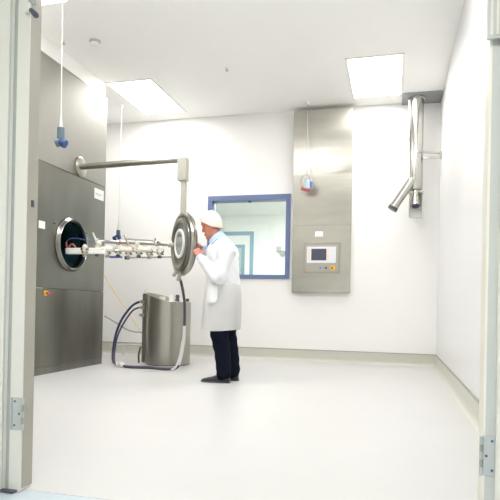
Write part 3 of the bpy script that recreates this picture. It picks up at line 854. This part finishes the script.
for h_, k_, a_ in LEGS:
    limb(b, [h_, (h_ + k_) / 2, k_, (k_ + a_) / 2, a_], [.085, .07, .05, .052, .036], 16)
    limb(b, [a_ + V((.03, 0, -.04)), a_ + V((-.06, 0, -.052)), a_ + V((-.13, 0, -.064))], [.028, .022, .014], 12)
# hands: palm, four fingers curled round the rim, thumb
def hand(wr, d, out, curl, sgn):
    """wr wrist; d palm direction; out back-of-hand normal; fingers curl to -out"""
    d = d.normalized(); out = (out - d * out.dot(d)).normalized(); ac = d.cross(out).normalized() * sgn     # across, towards the thumb
    rs = []
    for f, wd, th in ((-.02, .024, .020), (.0, .027, .020), (.03, .037, .020), (.06, .042, .018), (.085, .041, .015), (.095, .034, .010)):
        c = wr + d * f
        rs.append([c + ac * wd * cos(q) + out * th * sin(q) for q in [2 * pi * i / 18 for i in range(18)]])
    rings(b, rs)
    for i, (off, ln) in enumerate(((.030, .070), (.011, .078), (-.009, .072), (-.028, .058))):
        p = wr + d * .082 + ac * off
        pts = [p - d * .02]
        ang = R(15)
        for seg, l in enumerate((.45, .32, .25)):
            pts.append(pts[-1] + (d * cos(ang) - out * sin(ang)) * (ln * l + (.02 if seg == 0 else 0)))
            ang += R(curl) * (.9 + .08 * i)
        limb(b, pts, [.0098, .0092, .0084, .0070], 10, 3)
    p = wr + d * .025 + ac * .026 - out * .004
    limb(b, [p, p + ac * .026 + d * .022 - out * .012, p + ac * .030 + d * .048 - out * .030, p + ac * .020 + d * .066 - out * .046], [.014, .012, .010, .008], 10, 3)
    return ac
hand(NW + V((-.012, .012, .014)), V((-.52, .38, .76)), V((.25, -.85, .46)), 48, 1)
hand(FW + V((-.012, -.004, .008)), V((-.74, -.40, .45)), V((.55, .35, .76)), 50, -1)
b = bake(b, .0052, 4)
eyeL, eyeR = H(.092, .030, .016), H(.092, -.030, .016)
def mid(f):
    return f.calc_center_median()
for f in b.faces:
    c = mid(f)
    f.material_index = 0
    if min((c - eyeL).length, (c - eyeR).length) < .0105:
        f.material_index = 2
    else:
        r = c - HC
        u, v, w = r.dot(U), r.dot(Lf), r.dot(Wd)
        if u > .080 and abs(v) < .026 and -.087 < w < -.064:
            f.material_index = 1
obj('body', b, [M['skin'], M['lip'], M['eye']], pr, 180)

# hair net: puffy cap from the brow to the nape, over the ears
b = B()
rs = []
nn = 44
def net_edge(q, k=1.):
    cu, cv = cos(q), sin(q)
    return (-.006 + (.104 if cu > 0 else .090) * cu * k, .084 * cv * k, .006 + .076 * cu - .030 * (1 - abs(cu)))
for j in range(15):
    th = j / 14 * pi / 2
    ring = []
    for i in range(nn):
        q = 2 * pi * i / nn
        u0, v0, w0 = net_edge(q)
        bulge = 1 + (.12 if cos(q) > 0 else .12 + .16 * abs(cos(q))) * sin(min(th * 2.2, pi)) + .012 * sin(q * 9 + j * .8) * sin(th * 2)
        k = max(cos(th), .02) ** .8 * bulge
        u, v, _ = net_edge(q, k)
        w = w0 * (1 - sin(th)) + (.146 + .012 * 0) * sin(th)
        ring.append(H(u - .010 * sin(th), v, w))
    rs.append(ring)
rings(b, rs, cap=True)
hn = obj('hair_net', b, M['net'], pr, 180)
b = B(); loop = [H(*net_edge(q)) for q in [2 * pi * i / 40 for i in range(41)]]
tube(b, loop, .006, 8, 2); obj('net_elastic', b, M['net'], hn, 60)

# shirt collar, tie
b = B()
rs = []
for dz, k in ((-.045, 1.06), (0, 1.02), (.035, .93), (.052, .90), (.045, .97), (.0, 1.10), (-.045, 1.14)):
    c = V((-1.712, PY0 - .010, 1.400)) + V((-.035, 0, .0)) * (dz / .05)
    rs.append([c + V((-.070 * k * cos(q) , .066 * k * sin(q), dz - .058 * cos(q) + .010)) for q in [2 * pi * i / 28 for i in range(28)]])
rings(b, rs, cap=False)
cl = obj('shirt_collar', b, M['shirt'], pr, 60)
b = B(); limb(b, [(-1.795, PY0 - .012, 1.40), (-1.802, PY0 - .012, 1.375), (-1.800, PY0 - .012, 1.33)], [.014, .020, .026], 12); obj('tie', b, M['tie'], pr, 60)

# lab coat: shoulders to hips with sleeves, fused to one cloth surface
b = B()
TOR = [  # z, front x, back x, half width, y centre
    (.96, -1.825, -1.470, .200, 5.27), (1.06, -1.822, -1.482, .198, 5.27), (1.16, -1.822, -1.490, .202, 5.27), (1.24, -1.815, -1.497, .212, 5.27),
    (1.30, -1.808, -1.510, .212, 5.27), (1.345, -1.800, -1.545, .178, 5.27, .12), (1.375, -1.795, -1.578, .135, 5.268, .35), (1.398, -1.785, -1.604, .100, 5.266, .55), (1.412, -1.775, -1.622, .078, 5.265, .62)]
def tring(z, xf, xb, hw, yc, tilt=0., k=1.):
    cx, a = (xf + xb) / 2 - .008, (xb - xf) / 2 * .93
    n = 40
    return [V((cx - a * k * math.copysign(abs(cos(q)) ** .8, cos(q)), yc + hw * k * math.copysign(abs(sin(q)) ** .85, sin(q)), z - tilt * a * k * cos(q))) for q in [2 * pi * i / n for i in range(n)]]
rings(b, [tring(*t_) for t_ in TOR])
def sleeve(s_, e_, w_, r):
    ax = (w_ - e_).normalized()
    limb(b, [s_ + V((-.02, (PY0 - s_.y) * .35, .015)), s_, s_ + (e_ - s_) * .5 + V((.006, 0, 0)), e_ + V((.012, -.004, -.012)), e_ + (w_ - e_) * .5 + V((0, 0, -.006)), w_ - ax * .015], r, 20, 6)
    return ax
axn = sleeve(NS, NE, NW, [.085, .090, .076, .070, .060, .046])
axf = sleeve(FS, FE, FW, [.085, .090, .076, .066, .056, .046])
b = bake(b, .0085, 5)
for v in b.verts:                                           # soft folds
    p = v.co
    n_ = V((sin(p.z * 55 + p.x * 30) * cos(p.y * 38 + p.z * 12), sin(p.x * 48 + p.z * 40), 0)) * .0028
    v.co += n_
ct = obj('lab_coat', b, M['coat'], pr, 180)
# lower half of the coat: thin disposable cloth hanging open below, the trousers show through
b = B()
SK = [(.985, -1.822, -1.474, .197), (.965, -1.830, -1.464, .205), (.90, -1.838, -1.458, .212), (.80, -1.846, -1.453, .218), (.70, -1.853, -1.452, .222), (.60, -1.860, -1.456, .226), (.525, -1.866, -1.464, .228), (.518, -1.866, -1.465, .226)]
rs = []
for k, (z, xf, xb, hw) in enumerate(SK):
    ring = tring(z, xf, xb, hw, 5.27)
    for i, p in enumerate(ring):
        p.x += .006 * sin(i * 2 * pi / 40 * 9) * (k / 6)
        p.y += .006 * cos(i * 2 * pi / 40 * 7) * (k / 6)
        p.z += .006 * sin(i * 2 * pi / 40 * 2 + 1) * (k / 6)
    rs.append(ring)
rings(b, rs, cap=False)
obj('coat_skirt', b, M['skirt_cloth'], pr, 180, label='thin sheer lower half of the lab coat')
b = B()
def coat_pt(x, z):                                          # near-side surface of the skirt at x, z
    for (za, fa, ba, ha), (zb, fb, bb, hb) in zip(SK, SK[1:]):
        if zb <= z <= za:
            t_ = (z - zb) / (za - zb)
            xf, xb, hw = fb + (fa - fb) * t_, bb + (ba - bb) * t_, hb + (ha - hb) * t_
            cx, a = (xf + xb) / 2 - .008, (xb - xf) / 2 * .93
            c = max(-1, min(1, (x - cx) / a))
            c = math.copysign(abs(c) ** (1 / .8), c)
            return 5.27 - hw * max(0, 1 - c * c) ** (.5 * .85)
    return 5.06
rs = []
for i in range(9):
    f = i / 8
    z = .955 - .17 * f
    hw = .062 if f < .75 else .062 - .025 * ((f - .75) / .25) ** 2
    rs.append([V((x, coat_pt(x, z) - d, z)) for d in (.014, .006) for x in ([-1.700 + hw * k for k in (-1, -.6, -.2, .2, .6, 1)] if d == .014 else [-1.700 + hw * k for k in (1, .6, .2, -.2, -.6, -1)])])
rings(b, rs)
obj('coat_pocket', b, M['pocket'], pr, 60)
# cuffs
for w_, ax, nm in ((NW, axn, 0), (FW, axf, 1)):
    b = B(); lathe(b, [(.038, -.03), (.041, .0), (.040, .022), (.033, .023), (.033, -.03)], w_ - ax * .004, ax, 24, cap=False); obj('shirt_cuff', b, M['shirt'], pr, 60)
# collar flaps of the coat
b = B()
for s in (-1, 1):
    rings(b, [[V(p) for p in q] for q in (
        ((-1.785, PY0 + s * .030, 1.405), (-1.700, PY0 + s * .092, 1.432), (-1.698, PY0 + s * .086, 1.440), (-1.785, PY0 + s * .022, 1.413)),
        ((-1.815, PY0 + s * .045, 1.335), (-1.735, PY0 + s * .145, 1.372), (-1.733, PY0 + s * .143, 1.386), (-1.818, PY0 + s * .043, 1.345)),
        ((-1.828, PY0 + s * .020, 1.22), (-1.812, PY0 + s * .070, 1.235), (-1.815, PY0 + s * .070, 1.239), (-1.832, PY0 + s * .020, 1.225)))])
obj('coat_lapels', b, M['coat'], pr, 40)

# trousers and shoes
b = B()
limb(b, [(-1.645, PY0, .99), (-1.645, PY0, .90)], [.13, .135], 24)
for h_, k_, a_ in LEGS:
    limb(b, [h_, (h_ + k_) / 2 + V((-.005, 0, 0)), k_ + V((-.01, 0, 0)), (k_ + a_) / 2 + V((.01, 0, 0)), a_ + V((.012, 0, .03)), a_ + V((.006, 0, -.02))], [.115, .106, .094, .080, .074, .074], 22)
b = bake(b, .009, 3)
for v in b.verts:
    p = v.co
    v.co += V((sin(p.z * 60 + p.y * 20), cos(p.z * 47), 0)) * .003
obj('trousers', b, M['trouser'], pr, 180)
for h_, k_, a_ in LEGS:
    b = B()
    rs = []
    for f, hw, ht in ((.075, .022, .05), (.068, .034, .072), (.04, .040, .085), (.0, .040, .09), (-.05, .040, .078), (-.10, .046, .058), (-.15, .047, .046), (-.19, .038, .036), (-.215, .018, .026)):
        c = V((a_.x + f, a_.y, 0))
        rs.append([c + V((0, hw * y_, .001 + ht * z_)) for y_, z_ in ((-.95, 0), (-1, .18), (-.96, .45), (-.75, .8), (-.35, .98), (0, 1), (.35, .98), (.75, .8), (.96, .45), (1, .18), (.95, 0), (0, 0))])
    rings(b, rs)
    sh = obj('shoe', b, M['shoe'], pr, 50)
    b = B(); rs = []
    for z in (.0005, .014):
        rs.append([V((a_.x + f, a_.y + s * (hw + .003), z)) for s, L in ((-1, 1), (1, -1)) for f, hw in ([(.078, .022), (.06, .036), (.0, .041), (-.06, .041), (-.12, .047), (-.17, .044), (-.205, .025), (-.222, .01)][::L])])
    rings(b, rs); obj('shoe_sole', b, M['rubber'], sh)

# ------------------------------------------------------------------ camera, world, view
cam = bpy.data.cameras.new('camera')
co = bpy.data.objects.new('camera', cam)
COL.objects.link(co)
yaw, pit, roll = .25494, .00249, .01991
fw = V((-sin(yaw) * cos(pit), cos(yaw) * cos(pit), sin(pit)))
rt = V((cos(yaw), sin(yaw), 0)); up = rt.cross(fw)
r2, u2 = rt * cos(roll) + up * sin(roll), -rt * sin(roll) + up * cos(roll)
mw = Matrix(((r2.x, u2.x, -fw.x, 0), (r2.y, u2.y, -fw.y, 0), (r2.z, u2.z, -fw.z, .765), (0, 0, 0, 1)))
co.matrix_world = mw
cam.sensor_width = 36
cam.lens = 547.74 / 500 * 36
cam.shift_y = 54.43 / 500
cam.clip_start = .05
SC.camera = co

w = bpy.data.worlds.new('world'); SC.world = w; w.use_nodes = True
w.node_tree.nodes['Background'].inputs['Color'].default_value = (.9, .95, 1, 1)
w.node_tree.nodes['Background'].inputs['Strength'].default_value = .3
SC.view_settings.view_transform = 'Standard'
SC.view_settings.look = 'None'
SC.view_settings.gamma = 1
SC.view_settings.exposure = 0.30
SC.view_settings.use_curve_mapping = False
SC.cycles.max_bounces = 14
SC.cycles.diffuse_bounces = 8
SC.cycles.transparent_max_bounces = 12
SC.cycles.use_denoising = True
SC.cycles.sample_clamp_indirect = 8
